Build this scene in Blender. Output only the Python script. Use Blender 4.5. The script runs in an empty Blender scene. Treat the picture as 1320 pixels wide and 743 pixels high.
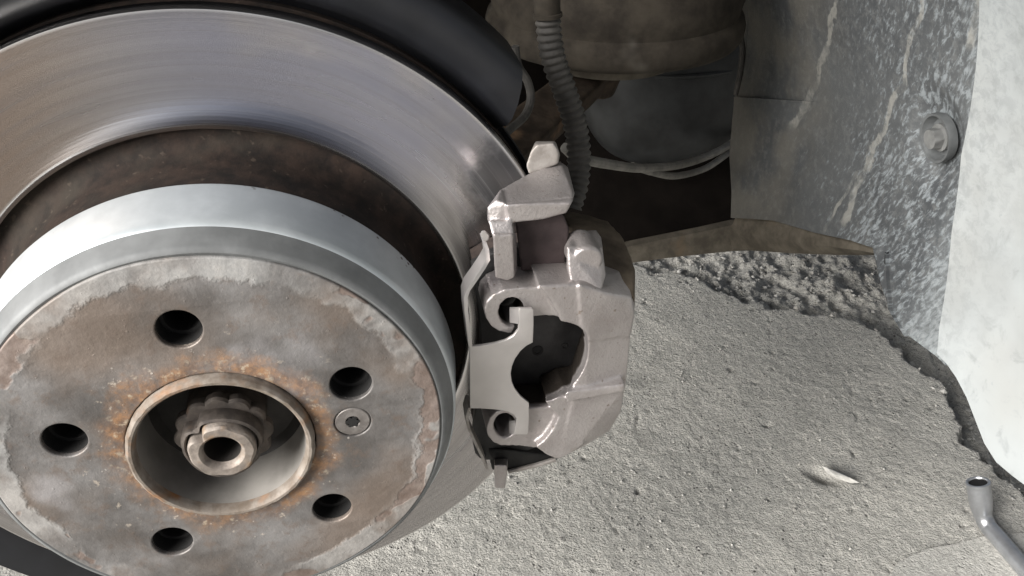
import bpy, bmesh, math, random
import numpy as np
from mathutils import Vector, Matrix
random.seed(4); np.random.seed(4)
R = math.radians
S = bpy.context.scene
COL = S.collection
H = 360.0                      # wheel centre above the ground, mm (all building is done in mm about the wheel centre)

# ------------------------------------------------------------------ camera
CO = np.array((61.699, -273.541, 238.283))
M = np.array(((0.98226677, -0.18748866, 0.0), (-0.10159064, -0.53224078, -0.84047552), (0.15757963, 0.82557117, -0.54184952)))
F = 1150.0
cd = bpy.data.cameras.new('camera'); cam = bpy.data.objects.new('camera', cd); COL.objects.link(cam)
cd.sensor_width = 36.0; cd.lens = 36.0 * F / 1320.0; cd.clip_start = 0.01; cd.clip_end = 400
mw = Matrix.Identity(4)
for i in range(3):
    mw[i][0] = M[0][i]; mw[i][1] = -M[1][i]; mw[i][2] = -M[2][i]
mw[0][3], mw[1][3], mw[2][3] = CO[0] / 1000, CO[1] / 1000, (CO[2] + H) / 1000
cam.matrix_world = mw
S.camera = cam

# ------------------------------------------------------------------ sky, sun, exposure
SUN_EL, SUN_AZ = 26.0, 243.0    # azimuth: clockwise from +Y (inboard) seen from above, direction TOWARDS the sun
wd = bpy.data.worlds.new('World'); S.world = wd; wd.use_nodes = True
nt = wd.node_tree; nt.nodes.clear()
wo = nt.nodes.new('ShaderNodeOutputWorld'); bg = nt.nodes.new('ShaderNodeBackground'); sk = nt.nodes.new('ShaderNodeTexSky')
sk.sky_type = 'NISHITA'; sk.sun_disc = False; sk.sun_elevation = R(SUN_EL); sk.sun_rotation = R(SUN_AZ)
sk.dust_density = 4.0; sk.ozone_density = 0.6; sk.air_density = 0.8
bg.inputs['Strength'].default_value = 0.055
hs_ = nt.nodes.new('ShaderNodeHueSaturation'); hs_.inputs['Saturation'].default_value = 0.4   # hazy white sky
nt.links.new(sk.outputs[0], hs_.inputs['Color']); nt.links.new(hs_.outputs[0], bg.inputs[0]); nt.links.new(bg.outputs[0], wo.inputs[0])
sl = bpy.data.lights.new('sun', 'SUN'); so = bpy.data.objects.new('sun', sl); COL.objects.link(so)
sl.energy = 4.4; sl.angle = R(36); sl.color = (1.0, 0.985, 0.965)
_d = Vector((math.sin(R(SUN_AZ)) * math.cos(R(SUN_EL)), math.cos(R(SUN_AZ)) * math.cos(R(SUN_EL)), math.sin(R(SUN_EL))))
so.rotation_euler = _d.to_track_quat('Z', 'Y').to_euler()
so.location = (-1, -2, 3)
S.view_settings.view_transform = 'Standard'; S.view_settings.look = 'None'
S.view_settings.exposure = 0.8; S.view_settings.gamma = 1.0
S.view_settings.use_curve_mapping = False
S.render.engine = 'CYCLES'
S.cycles.use_denoising = True
S.cycles.max_bounces = 8

# ------------------------------------------------------------------ helpers: points, in mm about the wheel centre
def ray(x, y): return M.T @ np.array(((x - 660) / F, (y - 371.5) / F, 1.0))
def aY(x, y, Y): d = ray(x, y); return CO + d * ((Y - CO[1]) / d[1])
def aZ(x, y, Z): d = ray(x, y); return CO + d * ((Z - CO[2]) / d[2])
def aX(x, y, X): d = ray(x, y); return CO + d * ((X - CO[0]) / d[0])
def W(p): return (p[0] / 1000.0, p[1] / 1000.0, (p[2] + H) / 1000.0)

def tag(o, label=None, cat=None, group=None, kind=None):
    if label: o['label'] = label
    if cat: o['category'] = cat
    if group: o['group'] = group
    if kind: o['kind'] = kind
    return o

def thing(name, base, label, cat, group=None):
    o = bpy.data.objects.new(name, None); COL.objects.link(o); o.location = W(base); o.empty_display_size = .02
    return tag(o, label, cat, group)

def finish(name, me, mat, parent=None, sharp=35):
    """me holds world metres; the object's origin becomes its parent's (or the bottom centre of a lone mesh)."""
    me.name = name
    if parent is not None:
        org = parent.matrix_basis.translation.copy()
        if parent.parent is not None: org = org + parent.parent.matrix_basis.translation
    else:
        co = np.empty(len(me.vertices) * 3); me.vertices.foreach_get('co', co); co = co.reshape(-1, 3)
        org = Vector(((co[:, 0].min() + co[:, 0].max()) / 2, (co[:, 1].min() + co[:, 1].max()) / 2, co[:, 2].min()))
    me.transform(Matrix.Translation(-org))
    o = bpy.data.objects.new(name, me); COL.objects.link(o)
    if parent is not None: o.parent = parent
    else: o.location = org
    if mat is not None:
        me.materials.clear(); me.materials.append(mat)
    for p in me.polygons: p.use_smooth = True
    me.set_sharp_from_angle(angle=R(sharp))
    return o

def mesh(verts, faces):
    me = bpy.data.meshes.new('m'); me.from_pydata([W(v) for v in verts], [], faces); me.update()
    bm = bmesh.new(); bm.from_mesh(me); bmesh.ops.recalc_face_normals(bm, faces=bm.faces); bm.to_mesh(me); bm.free()
    return me

def lathe(profile, n=128, a0=0.0, a1=2 * math.pi, centre=(0, 0, 0), axis='Y', rf=None, close=False):
    """profile of (r, h) about an axis through centre; rf(angle, r, k) may alter the radius."""
    full = abs(a1 - a0 - 2 * math.pi) < 1e-6
    m = n if full else n + 1
    V = []; Fc = []
    for i in range(m):
        a = a0 + (a1 - a0) * i / n
        for k, (r, h) in enumerate(profile):
            rr = rf(a, r, k) if rf else r
            c, s = rr * math.cos(a), rr * math.sin(a)
            V.append((centre[0] + c, centre[1] + h, centre[2] + s) if axis == 'Y' else (centre[0] + c, centre[1] + s, centre[2] + h))
    K = len(profile)
    kk = K if close else K - 1
    for i in range(n):
        j = (i + 1) % m
        for k in range(kk):
            l = (k + 1) % K
            Fc.append((i * K + k, i * K + l, j * K + l, j * K + k))
    if not full and close:
        Fc.append(tuple(range(K))); Fc.append(tuple((m - 1) * K + k for k in reversed(range(K))))
    return mesh(V, Fc)

def tube(path, rads, n=16, caps=True, inner=None):
    """path of mm points, radius per point; inner: (radius, depth) bored into the first end."""
    P = [Vector(p) for p in path]; V = []; Fc = []
    up = Vector((0.31, 0.21, 0.92))
    prev = None
    for i, p in enumerate(P):
        t = (P[min(i + 1, len(P) - 1)] - P[max(i - 1, 0)]).normalized()
        if prev is None: u = t.cross(up).normalized()
        else: u = (prev - t * prev.dot(t)).normalized()
        prev = u; v = t.cross(u)
        r = rads[i] if hasattr(rads, '__len__') else rads
        for k in range(n):
            a = 2 * math.pi * k / n
            V.append(p + u * (r * math.cos(a)) + v * (r * math.sin(a)))
    for i in range(len(P) - 1):
        for k in range(n):
            l = (k + 1) % n
            Fc.append((i * n + k, i * n + l, (i + 1) * n + l, (i + 1) * n + k))
    if caps:
        Fc.append(tuple(range(n))); Fc.append(tuple((len(P) - 1) * n + k for k in range(n)))
    return mesh(V, Fc)

def smooth_path(pts, n=12):
    P = [np.array(p, float) for p in pts]; P = [2 * P[0] - P[1]] + P + [2 * P[-1] - P[-2]]
    out = []
    for i in range(1, len(P) - 2):
        for s in range(n):
            t = s / n
            out.append(.5 * ((2 * P[i]) + (-P[i - 1] + P[i + 1]) * t + (2 * P[i - 1] - 5 * P[i] + 4 * P[i + 1] - P[i + 2]) * t * t + (-P[i - 1] + 3 * P[i] - 3 * P[i + 1] + P[i + 2]) * t ** 3))
    out.append(P[-2]); return out

def circle(cx, cz, r, n=40): return [(cx + r * math.cos(2 * math.pi * i / n), cz + r * math.sin(2 * math.pi * i / n)) for i in range(n)]

def plate(loops, Y0, Y1, bevel=0.0, res=2):
    """closed loops of (X, Z) mm, first the outline and then holes, as a slab between Y0 (outer face) and Y1, edges bevelled."""
    cu = bpy.data.curves.new('c', 'CURVE'); cu.dimensions = '2D'; cu.fill_mode = 'BOTH'
    cu.extrude = max((Y1 - Y0) / 2000.0 - bevel / 1000.0, 0.00005); cu.bevel_depth = bevel / 1000.0; cu.bevel_resolution = res; cu.offset = -bevel / 1000.0
    for lp in loops:
        sp = cu.splines.new('POLY'); sp.points.add(len(lp) - 1); sp.use_cyclic_u = True
        for p, (x, z) in zip(sp.points, lp): p.co = (x / 1000.0, z / 1000.0, 0, 1)
    ob = bpy.data.objects.new('c', cu); COL.objects.link(ob)
    dg = bpy.context.evaluated_depsgraph_get(); dg.update()
    me = bpy.data.meshes.new_from_object(ob.evaluated_get(dg))
    bpy.data.objects.remove(ob); bpy.data.curves.remove(cu)
    me.transform(Matrix(((1, 0, 0, 0), (0, 0, -1, (Y0 + Y1) / 2000.0), (0, 1, 0, H / 1000.0), (0, 0, 0, 1))))
    me.materials.clear()
    bm = bmesh.new(); bm.from_mesh(me); bmesh.ops.remove_doubles(bm, verts=bm.verts, dist=1e-6); bmesh.ops.recalc_face_normals(bm, faces=bm.faces); bm.to_mesh(me); bm.free()
    return me

def px_loop(pts, Y): return [(float(p[0]), float(p[2])) for p in (aY(x, y, Y) for x, y in pts)]

def hull(pts):
    """convex lump round mm points."""
    bm = bmesh.new()
    for p in pts: bm.verts.new(W(p))
    r = bmesh.ops.convex_hull(bm, input=bm.verts)
    bmesh.ops.delete(bm, geom=[v for v in bm.verts if not v.link_faces], context='VERTS')
    bmesh.ops.recalc_face_normals(bm, faces=bm.faces)
    me = bpy.data.meshes.new('h'); bm.to_mesh(me); bm.free(); return me

def px3(*pts): return [aY(x, y, Y) for x, y, Y in pts]
def prism(pts, Y0, Y1):
    """convex outline seen at Y0, carried straight along the axle to Y1."""
    a = [aY(x, y, Y0) for x, y in pts]
    return hull(a + [np.array((p[0], Y1, p[2])) for p in a])

def join(ms):
    bm = bmesh.new()
    for m in ms: bm.from_mesh(m)
    me = bpy.data.meshes.new('j'); bm.to_mesh(me); bm.free(); return me

def cast(ms, voxel=0.8, it=4, fac=.5, cut=()):
    """lumps fused into one cast piece with soft edges; 'cut' lumps are bored out."""
    me = join(ms)
    ob = bpy.data.objects.new('t', me); COL.objects.link(ob)
    rm = ob.modifiers.new('r', 'REMESH'); rm.mode = 'VOXEL'; rm.voxel_size = voxel / 1000.0
    tmp = []
    for c in cut:
        co = bpy.data.objects.new('cut', c); COL.objects.link(co); tmp.append(co)
        b = ob.modifiers.new('b', 'BOOLEAN'); b.operation = 'DIFFERENCE'; b.object = co; b.solver = 'EXACT'
    if cut:
        rm2 = ob.modifiers.new('r2', 'REMESH'); rm2.mode = 'VOXEL'; rm2.voxel_size = voxel / 1000.0
    sm = ob.modifiers.new('s', 'SMOOTH'); sm.factor = fac; sm.iterations = it
    dg = bpy.context.evaluated_depsgraph_get(); dg.update()
    out = bpy.data.meshes.new_from_object(ob.evaluated_get(dg))
    bpy.data.objects.remove(ob)
    for t in tmp: bpy.data.objects.remove(t)
    return out

def vnoise(x, y, seed):
    rs = np.random.RandomState(seed); T = rs.rand(256, 256)
    xi = np.floor(x).astype(int); yi = np.floor(y).astype(int); fx = x - xi; fy = y - yi
    fx = fx * fx * (3 - 2 * fx); fy = fy * fy * (3 - 2 * fy)
    g = lambda a, b: T[a & 255, b & 255]
    return (g(xi, yi) * (1 - fx) + g(xi + 1, yi) * fx) * (1 - fy) + (g(xi, yi + 1) * (1 - fx) + g(xi + 1, yi + 1) * fx) * fy - .5
def fbm(x, y, s, octs, seed, gain=.5):
    v = 0; a = 1.0
    for k in range(octs):
        c, d = math.cos(k * 1.3 + .4), math.sin(k * 1.3 + .4)
        v = v + a * vnoise((x * c - y * d) / s + 31.7 * k, (x * d + y * c) / s + 11.3 * k, seed + k); s /= 2.0; a *= gain
    return v

# ------------------------------------------------------------------ materials
class Mat:
    def __init__(s, name):
        s.m = bpy.data.materials.new(name); s.m.use_nodes = True; s.t = s.m.node_tree; s.b = s.t.nodes['Principled BSDF']
        s._co = None
    def n(s, kind, **kw):
        nd = s.t.nodes.new('ShaderNode' + kind)
        for k, v in kw.items(): setattr(nd, k, v)
        return nd
    def set(s, sock, v):
        if hasattr(v, 'is_output'): s.t.links.new(v, sock)
        elif hasattr(v, '__len__') and len(v) == 3 and len(sock.default_value) == 4: sock.default_value = (*v, 1)
        else: sock.default_value = v
    def co(s):
        if s._co is None: s._co = s.n('TexCoord').outputs['Object']
        return s._co
    def math(s, op, a, b=0.0, c=0.0, clamp=False):
        nd = s.n('Math', operation=op, use_clamp=clamp)
        s.set(nd.inputs[0], a); s.set(nd.inputs[1], b); s.set(nd.inputs[2], c); return nd.outputs[0]
    def noise(s, scale, detail=4, rough=.55, vec=None, dist=0.0, seed=0.0):
        nd = s.n('TexNoise', noise_dimensions='4D'); s.set(nd.inputs['Vector'], vec if vec is not None else s.co())
        s.set(nd.inputs['W'], seed)
        nd.inputs['Scale'].default_value = scale; nd.inputs['Detail'].default_value = detail; nd.inputs['Roughness'].default_value = rough; nd.inputs['Distortion'].default_value = dist
        return nd.outputs[0]
    def voro(s, scale, vec=None, feature='F1', rnd=1.0):
        nd = s.n('TexVoronoi', feature=feature); s.set(nd.inputs['Vector'], vec if vec is not None else s.co())
        nd.inputs['Scale'].default_value = scale; nd.inputs['Randomness'].default_value = rnd; return nd.outputs['Distance']
    def ramp(s, v, lo, hi, a=0.0, b=1.0):
        nd = s.n('MapRange', interpolation_type='SMOOTHSTEP'); nd.clamp = True
        s.set(nd.inputs[0], v); s.set(nd.inputs[1], lo); s.set(nd.inputs[2], hi); s.set(nd.inputs[3], a); s.set(nd.inputs[4], b); return nd.outputs[0]
    def mix(s, f, a, b, mode='MIX'):
        nd = s.n('Mix', data_type='RGBA', blend_type=mode); nd.clamp_factor = True
        s.set(nd.inputs[0], f); s.set(nd.inputs[6], a); s.set(nd.inputs[7], b); return nd.outputs[2]
    def fmix(s, f, a, b):
        nd = s.n('Mix', data_type='FLOAT'); nd.clamp_factor = True
        s.set(nd.inputs[0], f); s.set(nd.inputs[2], a); s.set(nd.inputs[3], b); return nd.outputs[0]
    def xyz(s, vec=None):
        nd = s.n('SeparateXYZ'); s.set(nd.inputs[0], vec if vec is not None else s.co()); return nd.outputs
    def comb(s, x, y, z):
        nd = s.n('CombineXYZ'); s.set(nd.inputs[0], x); s.set(nd.inputs[1], y); s.set(nd.inputs[2], z); return nd.outputs[0]
    def scale(s, vec, v):
        nd = s.n('VectorMath', operation='MULTIPLY'); s.set(nd.inputs[0], vec); nd.inputs[1].default_value = v; return nd.outputs[0]
    def radius(s):
        x = s.xyz(); return s.math('SQRT', s.math('ADD', s.math('MULTIPLY', x[0], x[0]), s.math('MULTIPLY', x[2], x[2])))
    def bump(s, h, strength, dist=.001):
        nd = s.n('Bump'); nd.inputs['Strength'].default_value = strength; nd.inputs['Distance'].default_value = dist
        s.set(nd.inputs['Height'], h); s.t.links.new(nd.outputs[0], s.b.inputs['Normal']); return nd
    def out(s, color=None, rough=None, metal=None, spec=None, **kw):
        for k, v in (('Base Color', color), ('Roughness', rough), ('Metallic', metal), ('Specular IOR Level', spec)):
            if v is not None: s.set(s.b.inputs[k], v)
        for k, v in kw.items(): s.set(s.b.inputs[k.replace('_', ' ')], v)
        return s.m

def m_friction():
    s = Mat('polished_iron'); r = s.radius(); x = s.xyz()
    v = s.comb(s.math('MULTIPLY', r, 420.0), s.math('MULTIPLY', x[0], 6.0), s.math('MULTIPLY', x[2], 6.0))
    st = s.noise(1.0, 4, .6, v); v2 = s.comb(s.math('MULTIPLY', r, 110.0), s.math('MULTIPLY', x[0], 9.0), s.math('MULTIPLY', x[2], 9.0))
    st2 = s.noise(1.0, 3, .5, v2, seed=3)
    c = s.mix(s.ramp(st, .3, .7), (.40, .38, .375), (.50, .48, .475))
    # reflections painted into the worn face: brown at the front, blue towards the top
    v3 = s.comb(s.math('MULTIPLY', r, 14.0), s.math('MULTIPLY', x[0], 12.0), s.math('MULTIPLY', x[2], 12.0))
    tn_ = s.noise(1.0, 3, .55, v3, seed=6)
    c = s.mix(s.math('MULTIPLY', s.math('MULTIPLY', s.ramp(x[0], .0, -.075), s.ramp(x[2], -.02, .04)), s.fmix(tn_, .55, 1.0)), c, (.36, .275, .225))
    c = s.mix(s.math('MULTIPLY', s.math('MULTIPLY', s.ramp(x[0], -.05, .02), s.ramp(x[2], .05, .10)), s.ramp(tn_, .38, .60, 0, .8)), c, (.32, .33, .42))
    c = s.mix(s.ramp(st2, .5, .68, 0, .45), c, (.30, .295, .32))
    sm = s.noise(26, 3, .5, seed=9, dist=1.2)
    smd = s.math('MULTIPLY', s.ramp(sm, .60, .80, 0, .12), s.ramp(x[2], .03, .07))
    c = s.mix(smd, c, (.50, .48, .47))
    # oily black smear by the pad
    ox = s.math('SUBTRACT', x[0], .122); oz = s.math('SUBTRACT', x[2], .072)
    od = s.math('SQRT', s.math('ADD', s.math('MULTIPLY', ox, ox), s.math('MULTIPLY', oz, oz)))
    oil = s.ramp(s.math('ADD', od, s.math('MULTIPLY', s.math('SUBTRACT', s.noise(60, 4, .6, seed=14), .5), .035)), .023, .010)
    c = s.mix(s.math('MULTIPLY', oil, .85), c, (.04, .04, .04))
    v4 = s.comb(s.math('MULTIPLY', r, 1300.0), s.math('MULTIPLY', x[0], 2.5), s.math('MULTIPLY', x[2], 2.5))
    sc = s.noise(1.0, 3, .7, v4, seed=18)
    c = s.mix(s.ramp(sc, .50, .72, 0, .5), c, (.27, .26, .26))
    edge = s.math('MAXIMUM', s.ramp(r, .1075, .1062), s.ramp(r, .1488, .1502))
    c = s.mix(edge, c, (.72, .70, .69))
    tn = s.n('Tangent', direction_type='RADIAL', axis='Y')
    s.t.links.new(tn.outputs[0], s.b.inputs['Tangent'])
    s.bump(s.math('ADD', st, sc), .08, .0004)
    return s.out(c, s.math('ADD', s.fmix(s.ramp(st2, .35, .7), .20, .29), s.math('ADD', s.math('MULTIPLY', smd, .25), s.math('MULTIPLY', oil, .3))), 1.0, Anisotropic=.7)

def m_silver():
    s = Mat('silver_zinc_coating'); n = s.noise(60, 4, .6); r = s.radius(); x = s.xyz()
    v = s.comb(s.math('MULTIPLY', x[1], 900.0), s.math('MULTIPLY', x[0], 8.0), s.math('MULTIPLY', x[2], 8.0))
    st = s.noise(1.0, 3, .5, v, seed=2)
    c = s.mix(s.ramp(n, .35, .7), (.50, .535, .55), (.60, .635, .65))
    # rust pinholes along the inboard edge
    sp = s.math('MULTIPLY', s.ramp(s.voro(330), .26, .18), s.ramp(x[1], .027, .032))
    sp = s.math('MULTIPLY', sp, s.ramp(s.noise(35, 2, .5, seed=8), .55, .62))
    c = s.mix(sp, c, (.06, .04, .03))
    e = s.math('ADD', x[1], s.math('MULTIPLY', s.math('SUBTRACT', s.noise(90, 4, .7, seed=4), .5), .006))
    rust = s.ramp(e, .0005, -.0005)
    c = s.mix(s.math('MULTIPLY', rust, s.ramp(s.noise(40, 4, .6, seed=12), .48, .56)), c, (.20, .13, .095))
    s.bump(s.math('ADD', st, n), .06, .0005)
    return s.out(c, s.fmix(n, .36, .5), .45)

def m_neck():
    s = Mat('brown_rust'); n = s.noise(90, 6, .7); n2 = s.noise(24, 4, .6, seed=3); x = s.xyz()
    c = s.mix(s.ramp(n, .35, .7), (.008, .006, .005), (.030, .019, .014))
    c = s.mix(s.ramp(n2, .5, .7, 0, .7), c, (.042, .034, .026))
    c = s.mix(s.math('MULTIPLY', s.ramp(s.noise(300, 2, .5, seed=5), .64, .72), .25), c, (.13, .10, .075))
    s.bump(n, .6, .001); return s.out(c, .85, .0, .25)

def m_face():
    s = Mat('weathered_hat_face'); r = s.radius()
    n1 = s.noise(28, 5, .62); n2 = s.noise(110, 5, .68, seed=2); n3 = s.noise(260, 3, .6, seed=4); big = s.noise(13, 3, .5, seed=7)
    wob = s.math('MULTIPLY', s.math('SUBTRACT', s.noise(45, 5, .62, seed=11), .5), .024)
    rw = s.math('ADD', r, wob)
    # bare mill iron, grey, with brown film and darker clouds
    c = s.mix(s.ramp(n1, .35, .68), (.115, .106, .10), (.245, .235, .228))
    c = s.mix(s.ramp(big, .45, .62, 0, .7), c, (.225, .175, .14))
    c = s.mix(s.ramp(n2, .50, .66, 0, .6), c, (.17, .13, .105))
    c = s.mix(s.ramp(s.noise(20, 3, .5, seed=15), .60, .70, 0, .6), c, (.40, .385, .39))
    # chalky grey ring of old paint near the rim, edge torn
    ring = s.math('MULTIPLY', s.ramp(rw, .0745, .0775), s.fmix(s.ramp(s.noise(22, 4, .6, seed=21), .42, .56), .10, .9))
    pc = s.mix(s.ramp(n2, .4, .65), (.26, .258, .25), (.40, .395, .38))
    c = s.mix(s.math('MULTIPLY', ring, .72), c, pc)
    # peeled brown patches on the rim
    pe = s.math('MULTIPLY', s.ramp(s.noise(20, 4, .55, seed=33), .545, .56), s.ramp(rw, .0765, .0785))
    c = s.mix(s.math('MULTIPLY', pe, .9), c, s.mix(s.ramp(n2, .3, .7), (.16, .115, .092), (.25, .20, .175)))
    # orange rust creeping from the bore
    ru = s.math('MULTIPLY', s.ramp(s.math('ADD', r, s.math('MULTIPLY', wob, 1.3)), .0475, .0375), s.ramp(s.noise(75, 5, .7, seed=51), .36, .56, .25, 1.0))
    rc = s.mix(s.ramp(n2, .38, .66), (.11, .06, .035), (.40, .20, .075))
    rc = s.mix(s.ramp(n3, .55, .68), rc, (.50, .40, .28))
    c = s.mix(s.math('MULTIPLY', ru, .75), c, rc)
    # pale salt specks, thicker round the bore and the bolt circle
    band = s.math('MAXIMUM', s.ramp(s.math('ABSOLUTE', s.math('SUBTRACT', rw, .047)), .013, .003), .12)
    sp = s.math('MULTIPLY', s.ramp(s.voro(520), .34, .16), s.ramp(s.noise(150, 4, .7, seed=40), .56, .64))
    c = s.mix(s.math('MULTIPLY', s.math('MULTIPLY', sp, band), .6), c, (.52, .48, .43))
    sp2 = s.math('MULTIPLY', s.ramp(s.noise(130, 4, .7, seed=44), .60, .67), band)
    c = s.mix(s.math('MULTIPLY', sp2, .7), c, (.55, .48, .40))
    hgt = s.math('ADD', s.math('MULTIPLY', n2, .6), s.math('ADD', s.math('MULTIPLY', n3, .3), s.math('SUBTRACT', s.math('MULTIPLY', s.math('ADD', ring, s.math('MULTIPLY', sp, .25)), .5), s.math('MULTIPLY', pe, .25))))
    s.bump(hgt, .8, .0011)
    ro = s.math('ADD', s.fmix(s.ramp(n1, .4, .65), .48, .66), s.math('MULTIPLY', s.math('ADD', ru, ring), .15))
    return s.out(c, ro, s.math('MULTIPLY', s.math('SUBTRACT', 1.0, s.math('MAXIMUM', ru, ring), clamp=True), .45))

def m_iron(name, c0, c1, rough=.6, metal=.5, sc=90, b=.4, rust=0.0, rc=(.22, .10, .045)):
    s = Mat(name); n = s.noise(sc, 5, .65); n2 = s.noise(sc * .3, 4, .6, seed=3)
    c = s.mix(s.ramp(n, .32, .7), c0, c1)
    if rust: c = s.mix(s.ramp(n2, .62 - .2 * rust, .76 - .2 * rust, 0, .9), c, rc)
    s.bump(n, b, .0007); return s.out(c, s.fmix(n2, rough - .08, rough + .1), metal, .5 if metal > .12 else .15)

def _rel(x, y, Y):
    a_, b_ = aY(x, y, Y), aY(740, 480, 60); return (float(a_[0] - b_[0]) / 1000, float(a_[2] - b_[2]) / 1000)
BORES = [(*_rel(708, 478, 24), .029), (*_rel(660, 403, 24), .0080), (*_rel(651, 549, 24), .0068)]
def m_caliper(name, bores=()):
    s = Mat(name); n = s.noise(700, 3, .65); n2 = s.noise(45, 4, .6, seed=2); n3 = s.noise(130, 4, .6, seed=6)
    c = s.mix(s.ramp(n2, .35, .7), (.355, .325, .315), (.44, .41, .40))
    c = s.mix(s.ramp(n3, .60, .72, 0, .55), c, (.30, .26, .23))
    c = s.mix(s.ramp(s.noise(22, 4, .65, seed=17), .55, .72, 0, .45), c, (.27, .235, .215))
    c = s.mix(s.ramp(s.noise(300, 2, .5, seed=9), .66, .73, 0, .7), c, (.18, .14, .11))
    c = s.mix(s.ramp(n, .52, .75, 0, .35), c, (.24, .215, .205))
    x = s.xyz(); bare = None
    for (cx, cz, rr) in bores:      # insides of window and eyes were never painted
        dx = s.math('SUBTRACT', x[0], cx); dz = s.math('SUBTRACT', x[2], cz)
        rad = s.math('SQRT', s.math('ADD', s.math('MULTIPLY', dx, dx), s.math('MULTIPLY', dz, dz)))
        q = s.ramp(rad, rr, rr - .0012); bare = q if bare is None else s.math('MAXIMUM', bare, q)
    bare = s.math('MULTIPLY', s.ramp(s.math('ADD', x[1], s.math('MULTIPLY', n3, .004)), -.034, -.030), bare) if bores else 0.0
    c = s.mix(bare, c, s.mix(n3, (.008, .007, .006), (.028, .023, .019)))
    s.bump(s.math('ADD', n, s.math('MULTIPLY', n3, .8)), .5, .0007)
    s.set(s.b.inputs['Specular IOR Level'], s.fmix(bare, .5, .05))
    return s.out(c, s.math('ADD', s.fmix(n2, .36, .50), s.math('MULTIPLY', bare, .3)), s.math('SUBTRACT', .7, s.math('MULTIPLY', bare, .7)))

def m_plain(name, col, rough=.5, metal=0.0, var=.25, sc=60, b=.15, bd=.0006, spec=.5):
    s = Mat(name); n = s.noise(sc, 4, .6); n2 = s.noise(sc * 5, 3, .6, seed=4)
    c = s.mix(s.ramp(n, .3, .7), tuple(v * (1 - var) for v in col), tuple(min(1, v * (1 + var)) for v in col))
    s.bump(s.math('ADD', n, s.math('MULTIPLY', n2, .5)), b, bd); return s.out(c, s.fmix(n2, max(rough - .08, .05), min(rough + .08, 1)), metal, spec)

LB = (372, 150, -110)
def m_grit():
    s = Mat('mixed_grit'); g = s.n('NewGeometry').outputs['Random Per Island']; n = s.noise(400, 3, .6)
    c = s.mix(s.ramp(g, .0, .6), (.26, .25, .23), (.44, .43, .40)); c = s.mix(s.ramp(g, .9, 1.0), c, (.52, .51, .475))
    c = s.mix(s.ramp(n, .4, .7, 0, .4), c, (.22, .21, .19)); s.bump(n, .6, .001); return s.out(c, .95, 0, .15)
def m_liner():
    s = Mat('mud_splashed_plastic'); x = s.xyz()
    wv = s.noise(9, 4, .6, seed=1); fine = s.noise(170, 4, .7, seed=13)
    v2 = s.comb(s.math('ADD', s.math('MULTIPLY', x[1], 300.0), s.math('MULTIPLY', x[2], 120.0)), s.math('MULTIPLY', x[2], 150.0), 0.0)
    fl = s.noise(1.0, 6, .72, v2, seed=3, dist=.5)
    c = s.mix(s.ramp(wv, .35, .65), (.040, .043, .046), (.070, .074, .076))
    c = s.mix(s.ramp(fine, .45, .7, 0, .45), c, (.135, .138, .135))
    out = s.ramp(x[1], .16, -.03)        # splashes gather towards the outer side
    thr = s.math('ADD', s.fmix(out, .60, .47), s.math('MULTIPLY', s.math('SUBTRACT', s.noise(30, 3, .6, seed=27), .5), .28))
    fleck = s.ramp(fl, thr, s.math('ADD', thr, .16))
    c = s.mix(s.math('MULTIPLY', fleck, s.fmix(out, .4, .8)), c, (.205, .225, .235))
    nearseam = s.math('MULTIPLY', s.ramp(x[1], -.035, -.080), s.ramp(fl, .32, .55, .2, 1.0))
    c = s.mix(s.math('MULTIPLY', nearseam, .7), c, (.22, .238, .243))
    # dried runs of mud
    wob = s.math('MULTIPLY', s.math('SUBTRACT', s.noise(26, 4, .6, seed=17), .5), .030)
    run = None
    for (pa, pb, w) in RUNS:
        (ya, za), (yb, zb) = pa, pb
        k = (yb - ya) / (zb - za)
        d = s.math('ABSOLUTE', s.math('ADD', s.math('SUBTRACT', s.math('SUBTRACT', x[1], ya), s.math('MULTIPLY', s.math('SUBTRACT', x[2], za), k)), wob))
        m = s.math('MULTIPLY', s.ramp(d, w, w * .55), s.math('MULTIPLY', s.ramp(x[2], zb - .004, zb + .004), s.ramp(x[2], za + .004, za - .004)))
        run = m if run is None else s.math('MAXIMUM', run, m)
    run = s.math('MULTIPLY', run, s.ramp(fine, .25, .5))
    c = s.mix(s.math('MULTIPLY', run, s.ramp(s.noise(55, 4, .65, seed=31), .38, .58, .1, .6)), c, (.27, .265, .24))
    mud = s.math('MULTIPLY', s.ramp(x[1], .05, .16), s.ramp(s.noise(22, 4, .6, seed=8), .35, .62))
    c = s.mix(s.math('MULTIPLY', mud, .6), c, (.125, .115, .095))
    s.bump(s.math('ADD', fl, s.math('MULTIPLY', s.noise(500, 2, .5, seed=9), .6)), .35, .0008)
    return s.out(c, s.fmix(fleck, .62, .8), 0, .35)
def _cy(x, y, r=372.0):
    d = ray(x, y); a = d[0] ** 2 + d[2] ** 2; b = 2 * (CO[0] * d[0] + CO[2] * d[2]); c = CO[0] ** 2 + CO[2] ** 2 - r * r
    p = CO + d * ((-b + math.sqrt(b * b - 4 * a * c)) / 2 / a); return ((p[1] - LB[1]) / 1000, (p[2] - LB[2]) / 1000)
RUNS = [(_cy(1083, -40), _cy(1062, 60), .0028), (_cy(1062, 60), _cy(1045, 120), .0042), (_cy(1047, 112), _cy(1020, 165), .0055), (_cy(1195, -30), _cy(1168, 110), .0026), (_cy(1168, 110), _cy(1120, 190), .004), (_cy(1122, 188), _cy(1090, 290), .0045), (_cy(1110, 220), _cy(1060, 295), .0025), (_cy(1265, -20), _cy(1252, 60), .004)]

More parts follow.
